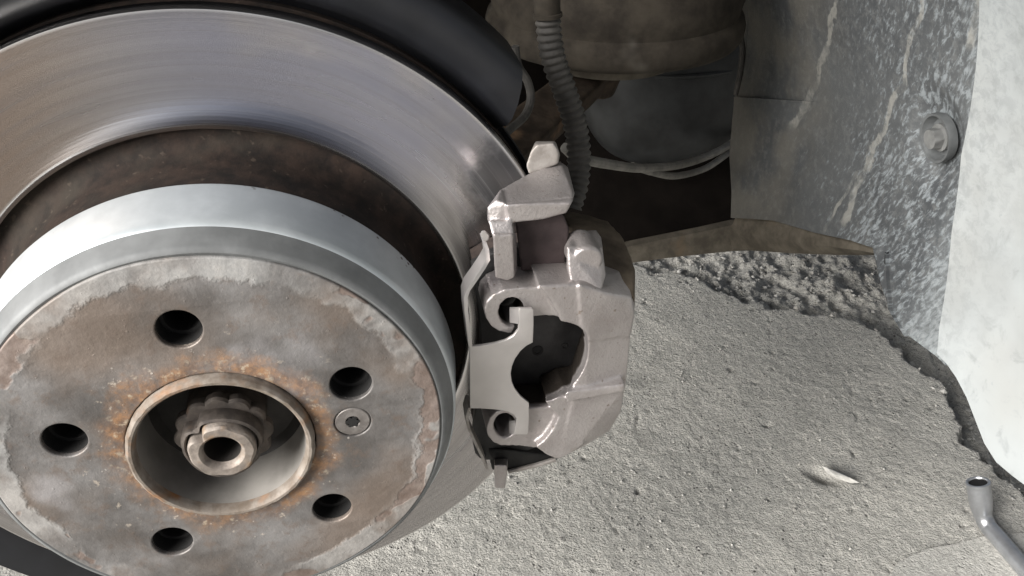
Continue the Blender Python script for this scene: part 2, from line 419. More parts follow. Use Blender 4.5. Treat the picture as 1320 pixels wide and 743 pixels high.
def m_white():
    s = Mat('dusty_white_paint'); n = s.noise(14, 4, .55); n2 = s.noise(80, 5, .65, seed=2, dist=.6); n3 = s.noise(230, 3, .6, seed=6)
    c = s.mix(s.ramp(n, .35, .65), (.235, .25, .252), (.315, .335, .338))
    c = s.mix(s.ramp(s.noise(5, 4, .6, seed=11), .42, .68, 0, .5), c, (.27, .265, .245))
    c = s.mix(s.ramp(n2, .52, .72, 0, .6), c, (.17, .182, .182))
    c = s.mix(s.math('MULTIPLY', s.ramp(n3, .66, .74), .5), c, (.22, .24, .25))
    x = s.xyz(); sp = s.math('MULTIPLY', s.ramp(x[1], .045, .11), s.ramp(s.noise(150, 6, .75, seed=21, dist=.5), .44, .60))
    c = s.mix(s.math('MULTIPLY', sp, .32), c, (.13, .14, .145))
    s.bump(s.math('ADD', n2, sp), .08, .0008); return s.out(c, s.fmix(n2, .35, .5), 0, .4)

def m_concrete(name, c0, c1, b=1.0, pits=.5, spec=.15):
    s = Mat(name); n = s.noise(7, 5, .6); g = s.noise(330, 6, .8, seed=2); g2 = s.noise(120, 4, .7, seed=5)
    pv = s.voro(250); pn = s.noise(60, 3, .6, seed=8); gr = s.voro(480)
    c = s.mix(s.ramp(n, .35, .65), c0, c1)
    c = s.mix(s.ramp(s.noise(16, 5, .7, seed=19, dist=.4), .52, .70, 0, .4), c, (.24, .235, .215))
    c = s.mix(s.ramp(s.noise(38, 4, .7, seed=23), .56, .70, 0, .45), c, (.60, .585, .545))
    dark = s.mix(.5, c, (.10, .098, .09))
    c = s.mix(s.ramp(g, .33, .60), dark, c)
    c = s.mix(s.ramp(g2, .56, .70, 0, .35), c, (.20, .195, .18))
    c = s.mix(s.ramp(gr, .32, .20, 0, .55), c, (.58, .57, .53))
    pit = s.math('MULTIPLY', s.ramp(pv, .34, .20), s.ramp(pn, .57, .63))
    c = s.mix(s.math('MULTIPLY', pit, pits), c, (.035, .033, .03))
    h = s.math('SUBTRACT', s.math('ADD', s.math('MULTIPLY', g, 1.1), s.math('ADD', s.math('MULTIPLY', g2, 1.3), s.math('MULTIPLY', s.math('SUBTRACT', 1.0, gr), .35))), s.math('MULTIPLY', pit, 1.2))
    s.bump(h, b, .0034); return s.out(c, .95, 0, spec)

MT = dict(
    washer=m_plain('dull_grey_plastic', (.075, .079, .08), .6, 0, .25, 70, .3),
    bolt=m_plain('dusty_grey_bolt', (.16, .162, .158), .5, .3, .2, 120, .3),
    web=m_plain('dark_purple_brown_iron', (.045, .034, .034), .7, .1, .3, 80, .4, .0007, .2),
    grit=m_grit(),
    shoulder=m_plain('dull_grey_casting', (.165, .17, .17), .6, .2, .22, 45, .35),
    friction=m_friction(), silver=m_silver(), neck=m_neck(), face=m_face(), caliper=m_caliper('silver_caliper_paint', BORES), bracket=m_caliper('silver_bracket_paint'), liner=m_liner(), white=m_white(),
    lip=m_iron('rusty_hub_rim', (.15, .118, .09), (.29, .255, .22), .7, .2, 120, .6, .65, (.28, .125, .04)),
    bore=m_plain('pale_hub_bore', (.25, .235, .215), .55, .15, .2, 50, .15),
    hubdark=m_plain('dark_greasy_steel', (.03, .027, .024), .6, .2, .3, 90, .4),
    nut=m_iron('dull_brown_steel', (.055, .047, .042), (.125, .105, .09), .55, .5, 140, .4, .3, (.24, .13, .07)),
    stub=m_iron('worn_pale_steel', (.17, .145, .125), (.33, .285, .245), .6, .3, 200, .7, .5, (.25, .16, .09)),
    screw=m_iron('grey_screw_steel', (.15, .135, .125), (.26, .24, .225), .5, .5, 200, .3),
    black=m_plain('satin_black_steel', (.008, .0085, .0105), .45, .0, .3, 40, .12, .0008, .4),
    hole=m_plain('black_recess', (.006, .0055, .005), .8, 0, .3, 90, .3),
    spring=m_plain('pale_spring_steel', (.49, .465, .45), .38, .65, .07, 40, .10, .0004),
    pad=m_plain('black_pad_plate', (.022, .021, .021), .5, .1, .35, 110, .4),
    lining=m_plain('brown_pad_lining', (.055, .04, .034), .9, 0, .4, 200, .6),
    dirty=m_iron('road_grimed_caliper', (.055, .043, .033), (.12, .097, .072), .8, .05, 70, .5, .1, (.10, .075, .05)),
    worn=m_iron('worn_brown_iron', (.22, .195, .175), (.38, .355, .33), .6, .35, 100, .5, .2, (.17, .11, .075)),
    pan=m_iron('brown_road_grime', (.018, .015, .012), (.046, .039, .030), .85, 0, 40, .8, .30, (.115, .105, .09)),
    muff=m_plain('grey_dusty_plastic', (.018, .019, .0195), .5, 0, .5, 30, .2, .0006, .3),
    arm=m_iron('rusty_suspension_iron', (.022, .017, .013), (.055, .041, .030), .8, .1, 80, .6, .2, (.16, .10, .06)),
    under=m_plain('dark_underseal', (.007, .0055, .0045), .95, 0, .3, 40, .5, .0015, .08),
    strip=m_iron('dried_mud_brown', (.060, .052, .041), (.118, .104, .082), .9, 0, 60, .5, .1, (.12, .09, .06)),
    rubber=m_plain('grey_brown_rubber', (.048, .044, .039), .75, 0, .35, 120, .4),
    sheath=m_plain('dusty_cable_sheath', (.155, .148, .132), .7, 0, .3, 90, .3),
    tool=m_plain('grey_chromed_steel', (.40, .41, .425), .32, .8, .12, 90, .15),
    stone=m_plain('pale_chip', (.42, .41, .38), .9, 0, .2, 200, .5),
    concrete=m_concrete('sandy_concrete', (.50, .487, .448), (.62, .598, .545)),
    rough=m_concrete('coarse_concrete', (.42, .41, .38), (.54, .52, .48), 1.0, .6),
    mortar=m_concrete('smooth_mortar', (.44, .43, .395), (.53, .515, .475), .5, .15),
)

# ================================================================== the setting: ground
def grid_sheet(name, xs, ys, hf, mat, keep=None, kind='structure'):
    X, Y = np.meshgrid(xs, ys, indexing='xy'); Z = hf(X, Y); nx, ny = len(xs), len(ys)
    me = bpy.data.meshes.new(name)
    V = np.stack([X.ravel() / 1000, Y.ravel() / 1000, Z.ravel() / 1000], 1)
    i = np.arange((nx - 1) * (ny - 1)); a = (i // (nx - 1)) * nx + i % (nx - 1)
    Fq = np.stack([a, a + 1, a + nx + 1, a + nx], 1)
    if keep is not None:
        k = keep(X, Y).ravel(); Fq = Fq[k[Fq].all(1)]
    me.from_pydata(V.tolist(), [], Fq.tolist()); me.update()
    bm = bmesh.new(); bm.from_mesh(me); bmesh.ops.delete(bm, geom=[v for v in bm.verts if not v.link_faces], context='VERTS'); bm.to_mesh(me); bm.free()
    o = bpy.data.objects.new(name, me); COL.objects.link(o); me.materials.append(mat)
    for p in me.polygons: p.use_smooth = True
    if kind: o['kind'] = kind
    return o

# edge of the slab on the ground, traced as (X, Y) in mm
EDGE = np.array([aZ(x, y, -H)[:2] for x, y in ((560, 300), (760, 322), (850, 345), (905, 362), (960, 384), (1040, 402), (1100, 412), (1140, 424), (1170, 450), (1205, 492), (1235, 530), (1256, 560), (1290, 600), (1345, 660), (1450, 800))])
def edge_side(X, Y):
    """distance (mm) to the slab edge, positive on the slab (camera) side."""
    best = np.full(X.shape, 1e9); sg = np.ones(X.shape)
    for (x0, y0), (x1, y1) in zip(EDGE[:-1], EDGE[1:]):
        dx, dy = x1 - x0, y1 - y0; L = dx * dx + dy * dy
        t = np.clip(((X - x0) * dx + (Y - y0) * dy) / L, 0, 1)
        d = np.hypot(X - x0 - t * dx, Y - y0 - t * dy)
        c = dx * (Y - y0) - dy * (X - x0)
        m = d < best; best = np.where(m, d, best); sg = np.where(m, np.where(c < 0, 1, -1), sg)
    return best * sg
DIV = aZ(1060, 611, -H)
def slab_h(X, Y):
    e = edge_side(X, Y) + fbm(X, Y, 46, 5, 60, .6) * 22
    g = fbm(X, Y, 220, 2, 5) * 7 + fbm(X, Y, 21, 2, 21) * .7 + fbm(X, Y, 5.5, 2, 31, .8) * .85
    pit = np.clip(fbm(X, Y, 9, 2, 77) - .46, 0, 1) * 14 + 9 * np.exp(-(((X - DIV[0]) * .55 + (Y - DIV[1]) * .55) / 6.0) ** 2 - (((X - DIV[0]) * .8 - (Y - DIV[1]) * .8) / 13.0) ** 2)
    t = np.clip(e / 5.0, -1, 1); drop = (1 - t) / 2
    rough = fbm(X, Y, 24, 3, 45, .6) * 11 + fbm(X, Y, 8, 2, 48) * 6
    return g - pit - drop * (11 + 34 * np.clip((560 - Y) / 140.0, 0, 1)) + drop * rough
# one sheet: fine where the camera sees it, coarser and coarser out to the horizon
def spread(a, b, step):
    far = [8., 20, 45, 90, 180, 400, 900, 2000, 5000, 15000, 60000]
    return np.concatenate([a - np.array(far[::-1]), np.arange(a, b, step), b + np.array(far)])
xs = spread(-40, 900, 1.9); ys = spread(110, 1000, 1.9)
def ground_h(X, Y):
    h = slab_h(X, Y); out = np.maximum.reduce([-40 - X, X - 900, 110 - Y, Y - 1000, np.zeros_like(X)])
    k = np.clip(1 - out / 60.0, 0, 1); far = np.where(edge_side(X, Y) > 0, 0.0, -13.0)
    return h * k + far * (1 - k)
grid_sheet('ground', xs, ys, ground_h, MT['concrete'])

# loose grit and crumbs lying on the coarse strip and along the slab edge
def grit(name, n, test, smin, smax, seed, mat):
    rs = np.random.RandomState(seed); V = []; Fc = []; c = 0
    ico = [(0, 0, 1), (.9, 0, .3), (.28, .85, .3), (-.72, .53, .3), (-.72, -.53, .3), (.28, -.85, .3), (0, 0, -.6)]
    fi = [(0, 1, 2), (0, 2, 3), (0, 3, 4), (0, 4, 5), (0, 5, 1), (6, 2, 1), (6, 3, 2), (6, 4, 3), (6, 5, 4), (6, 1, 5)]
    X = rs.uniform(150, 880, n * 4); Y = rs.uniform(150, 980, n * 4); e = edge_side(X, Y)
    ok = np.where(test(e, rs.rand(n * 4)))[0][:n]; Z = ground_h(X[ok], Y[ok])
    for x, y, z in zip(X[ok], Y[ok], Z):
        s = smin + (smax - smin) * rs.rand() ** 3; a = rs.rand() * 6.28; q = .6 + rs.rand() * .8; hh = .5 + rs.rand() * .5
        b = len(V)
        for p in ico:
            u, v, w = (np.array(p) + rs.uniform(-.2, .2, 3)) * s
            u *= q
            V.append(((x + u * math.cos(a) - v * math.sin(a)) / 1000, (y + u * math.sin(a) + v * math.cos(a)) / 1000, (z + w * hh + s * .25) / 1000))
        Fc += [tuple(b + i for i in f) for f in fi]
    me = bpy.data.meshes.new(name); me.from_pydata(V, [], Fc); me.materials.append(mat)
    o = bpy.data.objects.new(name, me); COL.objects.link(o); return o
g1 = grit('gravel', 5200, lambda e, r: (e < 4) & (r < np.where(e > -60, 1, .8)), .8, 4.2, 11, MT['grit'])
tag(g1, 'coarse grey grit and crumbled concrete beyond the slab edge', 'gravel', kind='stuff')
g2 = grit('grit', 1500, lambda e, r: (e > 4), .4, 1.9, 12, MT['grit'])
tag(g2, 'fine loose grit scattered over the sandy concrete', 'grit', kind='stuff')

# smooth mortar patch in the corner of the slab
def sheet_outline(name, pts, z, mat, thick=3.0):
    bm = bmesh.new()
    vs = [bm.verts.new((p[0] / 1000, p[1] / 1000, (z + thick) / 1000)) for p in pts]
    f = bm.faces.new(vs); r = bmesh.ops.extrude_face_region(bm, geom=[f])
    bmesh.ops.translate(bm, vec=(0, 0, -(thick + 6) / 1000), verts=[v for v in r['geom'] if isinstance(v, bmesh.types.BMVert)])
    bmesh.ops.recalc_face_normals(bm, faces=bm.faces); me = bpy.data.meshes.new(name); bm.to_mesh(me); bm.free(); return me
mp = smooth_path([aZ(x, y, -H) for x, y in ((1140, 790), (1148, 745), (1155, 730), (1175, 718), (1200, 708), (1240, 700), (1280, 690), (1320, 690), (1400, 690), (1440, 760), (1350, 850), (1200, 840), (1140, 790))], 8)[:-1]
mp = [np.array((p[0] + 2.5 * vnoise(np.array(i * .9), np.array(.3), 3), p[1] + 2.5 * vnoise(np.array(i * .9), np.array(5.3), 4), 0)) for i, p in enumerate(mp)]
mo = finish('mortar_patch', sheet_outline('mortar_patch', mp, .5, MT['mortar'], 1.2), MT['mortar'])
tag(mo, 'smooth pale mortar patch under the grey wrench', 'patch', kind='structure')

# ================================================================== car: arch liner, bumper, underbody
RL = 372.0
def cyl(x, y, r=RL):
    d = ray(x, y); a = d[0] ** 2 + d[2] ** 2; b = 2 * (CO[0] * d[0] + CO[2] * d[2]); c = CO[0] ** 2 + CO[2] ** 2 - r * r
    return CO + d * ((-b + math.sqrt(b * b - 4 * a * c)) / 2 / a)
def thY(x, y): p = cyl(x, y); return math.degrees(math.atan2(p[2], p[0])), p[1]
lin = thing('wheel_arch_liner', (372, 150, -110), 'dark grey plastic wheel arch liner splashed with pale dried mud', 'arch liner')
def interp(tab, t):
    xs_, ys_ = zip(*tab); return float(np.interp(t, xs_, ys_))
inner = sorted([thY(960, 0), thY(957, 60), thY(953, 95), thY(948, 125), thY(944, 200), thY(944, 285)])       # theta -> Y of the inboard edge
inner += [(14, inner[-1][1] + 2), (60, inner[-1][1] + 2), (175, inner[-1][1] + 2)]
seam = sorted([thY(1275, 0), thY(1250, 200), thY(1237, 300), thY(1225, 400), (-12.0, 62.0)]); seam += [(30, 80), (60, 78), (175, 78)]
# bottom edge: theta as a function of Y
bot = sorted([(thY(x, y)[1], thY(x, y)[0]) for x, y in ((944, 279), (990, 283), (1050, 300), (1100, 310), (1150, 326), (1152, 362), (1155, 402), (1172, 432), (1208, 460))])
nU, nV = 120, 60
V = []; Fc = []
ths = None
BOLT = np.array(cyl(1208, 178)); bth = math.degrees(math.atan2(BOLT[2], BOLT[0]))
def liner_r(th, Y):
    r = RL + 1.6 * math.sin(Y / 31.0) + 1.5 * math.sin(th / 3.3 + 1)
    d = math.hypot((th - bth) * RL * math.pi / 180 * .8, Y - BOLT[1])
    r += 8 * math.exp(-(d / 20.0) ** 4)                       # dished pocket round the bolt
    # overlapped lower flap on the inboard side: a small step
    return r
for j in range(nV + 1):
    v = j / nV
    for i in range(nU + 1):
        u = (i / nU)
        # u along the arch from the bottom edge (0) up and over (1), v across from the seam to the inboard edge
        yb = interp(((0, seam[0][1]), (1, inner[0][1])), v)
        t0 = interp(bot, yb)
        th = t0 + (172 - t0) * u ** 1.9
        Y = interp(seam, th) + (interp(inner, th) - interp(seam, th)) * v
        # keep the bottom edge on its own outline near u = 0
        Y = Y * min(1, u * 12) + yb * (1 - min(1, u * 12))
        r = liner_r(th, Y); V.append((r * math.cos(R(th)), Y, r * math.sin(R(th))))
for j in range(nV):
    for i in range(nU):
        a = j * (nU + 1) + i; Fc.append((a, a + 1, a + nU + 2, a + nU + 1))
def solid(me, t):
    ob = bpy.data.objects.new('t', me); COL.objects.link(ob); md = ob.modifiers.new('s', 'SOLIDIFY'); md.thickness = t / 1000; md.offset = -1
    dg = bpy.context.evaluated_depsgraph_get(); dg.update(); out = bpy.data.meshes.new_from_object(ob.evaluated_get(dg)); bpy.data.objects.remove(ob); return out
def orient(me, towards):
    """make sheet normals face a mm point."""
    t = Vector(W(towards)); me.update()
    s = sum((p.normal.dot(t - p.center)) * p.area for p in me.polygons)
    if s < 0: me.flip_normals()
    return me
finish('shell', solid(orient(mesh(V, Fc), (0, 200, 0)), 2.5), MT['liner'], lin, 50)
# turned-back brown lip along its lower edge
V = []; Fc = []
lt = [(944, 279, 944, 322), (965, 280, 965, 324), (990, 283, 995, 326), (1020, 291, 1022, 328), (1050, 300, 1050, 329), (1080, 306, 1080, 330), (1110, 314, 1108, 330), (1135, 322, 1132, 330), (1152, 328, 1150, 331)]
for k, (x0, y0, x1, y1) in enumerate(lt):
    a = cyl(x0, y0 + 1); b = cyl(x1, y1 - 1, RL + 12)
    V += [a + np.array((3.5, 0, 3)), (a + b) / 2 + np.array((-3., 0, 0)), b, b + np.array((20, 0, 4))]
for k in range(len(lt) - 1):
    for q in range(3): Fc.append((k * 4 + q, k * 4 + q + 1, k * 4 + q + 5, k * 4 + q + 4))
finish('bottom_lip', solid(orient(mesh(V, Fc), (0, 100, 100)), 2.0), MT['strip'], lin, 50)
# vertical stiffening edge on the inboard side
bead = smooth_path([cyl(x, y, RL - 1.5) for x, y in ((890, -14), (916, 0), (938, 15), (951, 35), (957, 60), (954, 95), (949, 122))], 6)
cf = [cyl(x, y, RL) for x, y in ((961, 62), (956, 52), (951, 35), (938, 15), (916, 0), (885, -16), (850, -30), (966, -30))]
finish('corner_flange', solid(orient(mesh([np.mean(cf, 0)] + cf, [(0, i + 1, (i + 1) % len(cf) + 1) for i in range(len(cf))]), (0, 200, 0)), 2.0), MT['liner'], lin, 50)
finish('edge_bead', tube(bead, 2.4, 10), MT['rubber'], lin, 60)
def Y_of(x, y): return cyl(x, y)[1]
# overlapping flat flap at the lower inboard corner
V = []; Fc = []; nf = 14
for j in range(nf + 1):
    for i in range(nf + 1):
        u, v = i / nf, j / nf
        x = (1 - v) * (946 + 116 * u) + v * (942 + 116 * u); y = (1 - v) * (125 + 7 * u) + v * (281 + 3 * u + 10 * u * u)
        V.append(cyl(x, y, RL - 3.4 + 1.6 * math.sin(Y_of(x, y) / 31.0) + 5.0 * u ** 1.5))
for j in range(nf):
    for i in range(nf): a = j * (nf + 1) + i; Fc.append((a, a + 1, a + nf + 2, a + nf + 1))
finish('flap', solid(orient(mesh(V, Fc), (0, 200, 0)), 2.2), MT['liner'], lin, 50)
# bolt with its washer, in the pocket
bx = np.array(BOLT); nrm = -np.array((math.cos(R(bth)), 0, math.sin(R(bth))))
def axial(base, nrm, prof, n=32, hexa=None):
    """profile of (r, h): h along nrm from base."""
    z = Vector(nrm).normalized(); u = z.orthogonal().normalized(); w = z.cross(u); V = []; Fc = []
    K = len(prof)
    for i in range(n):
        a = 2 * math.pi * i / n
        for k, (r, h) in enumerate(prof):
            rr = r
            if hexa and hexa[0] <= k <= hexa[1]:
                b = (a % (math.pi / 3)) - math.pi / 6; rr = r * math.cos(math.pi / 6) / math.cos(b)
            p = Vector(base) + z * h + (u * math.cos(a) + w * math.sin(a)) * rr; V.append(tuple(p))
    for i in range(n):
        j = (i + 1) % n
        for k in range(K - 1): Fc.append((i * K + k, i * K + k + 1, j * K + k + 1, j * K + k))
    return mesh(V, Fc)
bb = bx - nrm * 5.5
wsh = finish('washer', axial(bb, nrm, [(0, 2), (10, 2), (11, 4), (12, 7), (13.4, 7.3), (13.6, 5.5), (13, 2)], 40), MT['washer'], lin)
finish('bolt', axial(bb, nrm, [(7.5, 2), (7.5, 4.5), (5.8, 4.7), (5.8, 9), (5.2, 10), (0, 10)], 36, (2, 3)), MT['bolt'], lin)

# white bumper side beyond the seam: arch flange rolling round to the outer skin
bmp = thing('bumper', (400, -20, -110), 'dusty white bumper side rounding off at the wheel arch', 'bumper')
V = []; Fc = []
brow = [(1212, 455), (1228, 472), (1244, 498), (1256, 528), (1264, 552), (1274, 577), (1288, 597), (1304, 611), (1322, 623)]
bb_ = sorted([(thY(x, y)[1], thY(x, y)[0]) for x, y in brow])
bb_ = [(-60, bb_[0][1] - 1.0)] + bb_
cols = [0, .03, .08, .16, .26, .36, .46, .56, .66, .76, .86, .94, 1.0]
y0s = 62.0
NT = 60
rows = []
for c in cols:
    Y = None
    line = []
    for i in range(NT + 1):
        u = i / NT
        yy = interp(seam, -9) * (1 - c) + (-46) * c
        t0 = interp(bb_, yy)
        th = t0 + (95 - t0) * u ** 1.6
        Y = (interp(seam, th) + 2.5) * (1 - c) + (-46) * c
        if u < .08: Y = Y * (u / .08) + yy * (1 - u / .08)
        roll = 26 * max(0, (c - .62) / .38) ** 2.2
        r = RL - 3.0 + roll + 1.5 * math.sin(c * 3.1)
        line.append((r * math.cos(R(th)), Y, r * math.sin(R(th))))
    rows.append(line)
# outer skin, facing away from the car
for dx in (14, 40, 110, 300, 700):
    prev = rows[len(cols) - 1]
    rows.append([(p[0] + dx * math.cos(R(a)), -46 - 14 * (1 - math.exp(-dx / 30.0)), p[2] + dx * math.sin(R(a)) * .9) for p, a in zip(prev, np.linspace(-6, 60, NT + 1))])
K = NT + 1
for r_ in rows: V += r_
for j in range(len(rows) - 1):
    for i in range(NT): Fc.append((j * K + i, j * K + i + 1, (j + 1) * K + i + 1, (j + 1) * K + i))
finish('skin', solid(orient(mesh(V, Fc), (0, -300, 100)), 3.0), MT['white'], bmp, 60)

# underbody behind the wheel: rear crossmember with a mud-brown bottom flange, and the floor panel over everything
def box(x0, x1, y0, y1, z0, z1): return hull([(x, y, z) for x in (x0, x1) for y in (y0, y1) for z in (z0, z1)])
und = thing('underbody', (150, 480, -190), 'dark undersealed floor and crossmember of the car behind the caliper', 'car underbody')
a0 = aY(740, 337, 410); a1 = aY(815, 318, 410); a2 = aY(945, 290, 410); a3 = aY(1010, 283, 410)
V = []; Fc = []
pts = [(700, 346, 366), (760, 332, 352), (815, 317, 339), (860, 308, 333), (905, 299, 328), (945, 290, 324), (1000, 286, 322)]
for x, yt, yb_ in pts:
    t = aY(x, yt, 412); b = aY(x, yb_, 406)
    V += [t + np.array((0, 120, 60)), t + np.array((0, 8, 1)), t, b, b + np.array((0, 30, 2))]
for k in range(len(pts) - 1):
    for q in range(1, 4): Fc.append((k * 5 + q, k * 5 + q + 1, k * 5 + q + 6, k * 5 + q + 5))
finish('bottom_flange', solid(orient(mesh(V, Fc), (60, -200, 200)), 2.0), MT['strip'], und, 50)
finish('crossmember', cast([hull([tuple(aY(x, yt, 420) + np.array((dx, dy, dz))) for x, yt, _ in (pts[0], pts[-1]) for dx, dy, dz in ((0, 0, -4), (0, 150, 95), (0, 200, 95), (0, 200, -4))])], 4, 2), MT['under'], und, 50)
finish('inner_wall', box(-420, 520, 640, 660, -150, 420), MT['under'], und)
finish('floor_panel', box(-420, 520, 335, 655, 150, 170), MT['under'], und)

# ================================================================== suspension and lines seen past the disc
ss = thing('spring_seat', (246, 318, 40), 'round brown spring pan caked with road dirt above the grey drum', 'spring seat')
sc_ = (246, 318, 0)
zz = 53
finish('pan', lathe([(0, zz - 4), (40, zz - 4), (78, zz - 3), (85, zz - 1), (88, zz + 3), (88.5, zz + 10), (87, zz + 15), (84, zz + 18), (84.5, zz + 22), (86, zz + 28), (84, zz + 40), (76, zz + 52), (60, zz + 60), (30, zz + 64), (0, zz + 65)], 96, centre=sc_, axis='Z'), MT['pan'], ss, 40)
finish('lower_ring', lathe([(28, zz - 3), (44, zz - 3), (47, zz - 6), (46, zz - 12), (40, zz - 14), (28, zz - 14)], 64, centre=(238, 300, 0), axis='Z'), MT['strip'], ss, 40)
0 and finish('spring_coil', tube([(238 + 34 * math.cos(a), 300 + 34 * math.sin(a), zz - 20 - 7 * a / 6.28 * 3) for a in np.linspace(0, 9.5, 60)], 5.5, 10), MT['under'], ss, 60)

mf = thing('silencer', (325, 420, -130), 'smooth grey dusty drum under the brown spring pan', 'silencer')
V = []; Fc = []; n1, n2 = 48, 28
mc = np.array((345., 462., -36.)); mr = (78., 62., 76.)
for j in range(n2 + 1):
    ph = -math.pi / 2 + math.pi * j / n2
    for i in range(n1):
        a = 2 * math.pi * i / n1
        sg = lambda v, p: math.copysign(abs(v) ** p, v)
        q = np.array((mr[0] * sg(math.cos(ph), .7) * sg(math.cos(a), .8), mr[1] * sg(math.cos(ph), .7) * sg(math.sin(a), .8), mr[2] * sg(math.sin(ph), .75)))
        V.append(tuple(mc + q))
for j in range(n2):
    for i in range(n1):
        k = (i + 1) % n1; Fc.append((j * n1 + i, j * n1 + k, (j + 1) * n1 + k, (j + 1) * n1 + i))
mb = mesh(V, Fc)
finish('body', mb, MT['muff'], mf, 80)
finish('seam_band', tube([tuple(mc + np.array((78 * math.cos(a), 62 * math.sin(a), 22))) for a in np.linspace(0, 2 * math.pi, 49)], 2.2, 8, caps=False), MT['muff'], mf)

sa = thing('suspension_arm', (160, 200, 10), 'rusty brown suspension link slanting behind the ribbed hose', 'suspension arm')
pA = aY(770, 92, 300); pB = aY(640, 205, 190)
d = (pB - pA) / np.linalg.norm(pB - pA); sd = np.cross(d, (0, -.5, .85)); sd /= np.linalg.norm(sd); up_ = np.cross(sd, d)
finish('beam', cast([hull([p + sd * s1 * w + up_ * s2 * h for p, w, h in ((pA, 12, 9), (pB, 14, 10)) for s1 in (-1, 1) for s2 in (-1, 1)]), hull([pA + sd * 17 * math.cos(t) + d * 17 * math.sin(t) + up_ * s2 * 12 for t in np.linspace(0, 6.28, 20) for s2 in (-1, 1)])], 1.6, 3), MT['arm'], sa, 60)
finish('bush', axial(pA + up_ * 12, up_, [(11, -1), (11, 2), (6, 2.5), (6, 5), (0, 5)], 28), MT['strip'], sa)

# ribbed brake hose sleeve with a smooth top fitting
hp = smooth_path([aY(x, y, Y) for x, y, Y in ((705, -30, 118), (706, 20, 118), (712, 70, 116), (727, 115, 114), (740, 155, 112), (746, 195, 109), (744, 235, 105), (735, 268, 100))], 60)
cum = [0.0]
for a, b in zip(hp[:-1], hp[1:]): cum.append(cum[-1] + float(np.linalg.norm(b - a)))
start = next(i for i, p in enumerate(hp) if (lambda c: c[1] / c[2] * F + 371.5)(M @ (p - CO)) > 22)
hs = thing('brake_hose', tuple(hp[-1]), 'ribbed grey rubber hose hanging down to the caliper', 'hose')
finish('ribbed_sleeve', tube(hp[start:], [5.0 + .95 * (0.5 + .5 * math.cos(2 * math.pi * c / 3.35)) ** .7 for c in cum[start:]], 20), MT['rubber'], hs, 60)
finish('top_fitting', tube(hp[:start + 1], [5.9] * (start - 6) + [6.6] * 7, 24), MT['pan'], hs, 50)

cabs = [('dusty grey cable sagging from the ribbed hose to the liner, upper strand', ((728, 190, 190), (745, 203, 195), (785, 212, 225), (830, 217, 270), (880, 212, 330), (920, 198, 375), (950, 180, 405), (985, 155, 425)), 3.2),
        ('thin lower cable strand hanging just below the sagging grey cable', ((815, 214, 262), (840, 222, 282), (870, 227, 318), (905, 219, 355), (930, 204, 385), (955, 184, 402), (985, 160, 420)), 2.7),
        ('short dark wire curving up behind the end of the black dust shield', ((664, 60, 200), (668, 85, 200), (680, 105, 198), (684, 128, 195), (676, 150, 185), (652, 172, 160), (640, 190, 150)), 2.4)]
for lab, pp, r in cabs:
    o = finish('cable', tube(smooth_path([aY(*p) for p in pp], 10), r, 10), MT['rubber' if 'short' in lab else 'sheath']); tag(o, lab, 'cable', 'cables behind the wheel')

# ================================================================== dust shield behind the disc
ds = thing('dust_shield', (0, 80, -170), 'satin black dust shield curling round the rim of the brake disc', 'dust shield')
def shield(a0, a1, prof, skew=None, n=120):
    V = []; Fc = []; K = len(prof)
    for i in range(n + 1):
        for k, (r, y) in enumerate(prof):
            s0 = a0 + (skew(r) if skew else 0)
            a = R(s0 + (a1 - s0) * i / n); V.append((r * math.cos(a), y, r * math.sin(a)))
    for i in range(n):
        for k in range(K):
            l = (k + 1) % K; Fc.append((i * K + k, i * K + l, (i + 1) * K + l, (i + 1) * K + k))
    Fc.append(tuple(range(K))); Fc.append(tuple(n * K + k for k in range(K)))
    return mesh(V, Fc)
upper = [(118, 84), (148, 83), (153.5, 78), (156, 71), (160, 66.5), (166, 63.5), (172, 63), (176, 65.5), (177.5, 70), (177.5, 100), (175, 100), (174.5, 72), (170, 66.5), (163, 68.5), (158, 74), (155, 82), (150, 86.5), (118, 86.5)]
finish('upper_rim', shield(35.5, 196, upper, lambda r: max(0, (r - 152) / 24.0) * 6.5), MT['black'], ds, 40)
low = [(112, 86), (152, 84), (162, 80), (170, 78), (171, 82), (156, 88), (112, 88.5)]
finish('lower_flap', shield(196, 240, [(112, 86), (152, 84), (170, 79), (192, 80), (193, 84), (156, 88), (112, 88.5)], lambda r: 0), MT['black'], ds, 40)
finish('lower_lip', shield(284, 262, low, lambda r: max(0.0, r - 150) * -.45), MT['black'], ds, 40)
finish('inner_plate', shield(238, 395, [(112, 86), (151, 84), (153, 82.5), (153.5, 84), (151.5, 87), (112, 88.5)], lambda r: 0), MT['black'], ds, 40)

# ================================================================== brake disc
bd = thing('brake_disc', (0, 0, 0), 'worn brake disc with polished face and rust-stained silver hat', 'brake disc')
PH = -1.6698744
lugs = [(56 * math.cos(PH + k * 2 * math.pi / 5), -56 * math.sin(PH + k * 2 * math.pi / 5)) for k in range(5)]
sp_ = aY(454.6, 544.8, 0); scr = (float(sp_[0]), float(sp_[2]))
rim = [(84.6 + .5 * math.sin(5 * a + 1) * math.sin(3 * a), a) for a in np.linspace(0, 2 * math.pi, 180, endpoint=False)]
finish('hat_face', plate([[(r * math.cos(a), r * math.sin(a)) for r, a in rim], circle(0, 0, 35.2, 96)] + [circle(x, z, 8.0, 40) for x, z in lugs] + [circle(scr[0], scr[1], 7.2, 40)], 0, 2.6, .7, 3), MT['face'], bd, 30)
for x, z in lugs:
    finish('lug_hole', axial((x, 2.4, z), (0, 1, 0), [(8.6, 0), (7.9, .15), (7.8, 8), (7.8, 34), (0, 34)], 36), MT['hole'], bd)
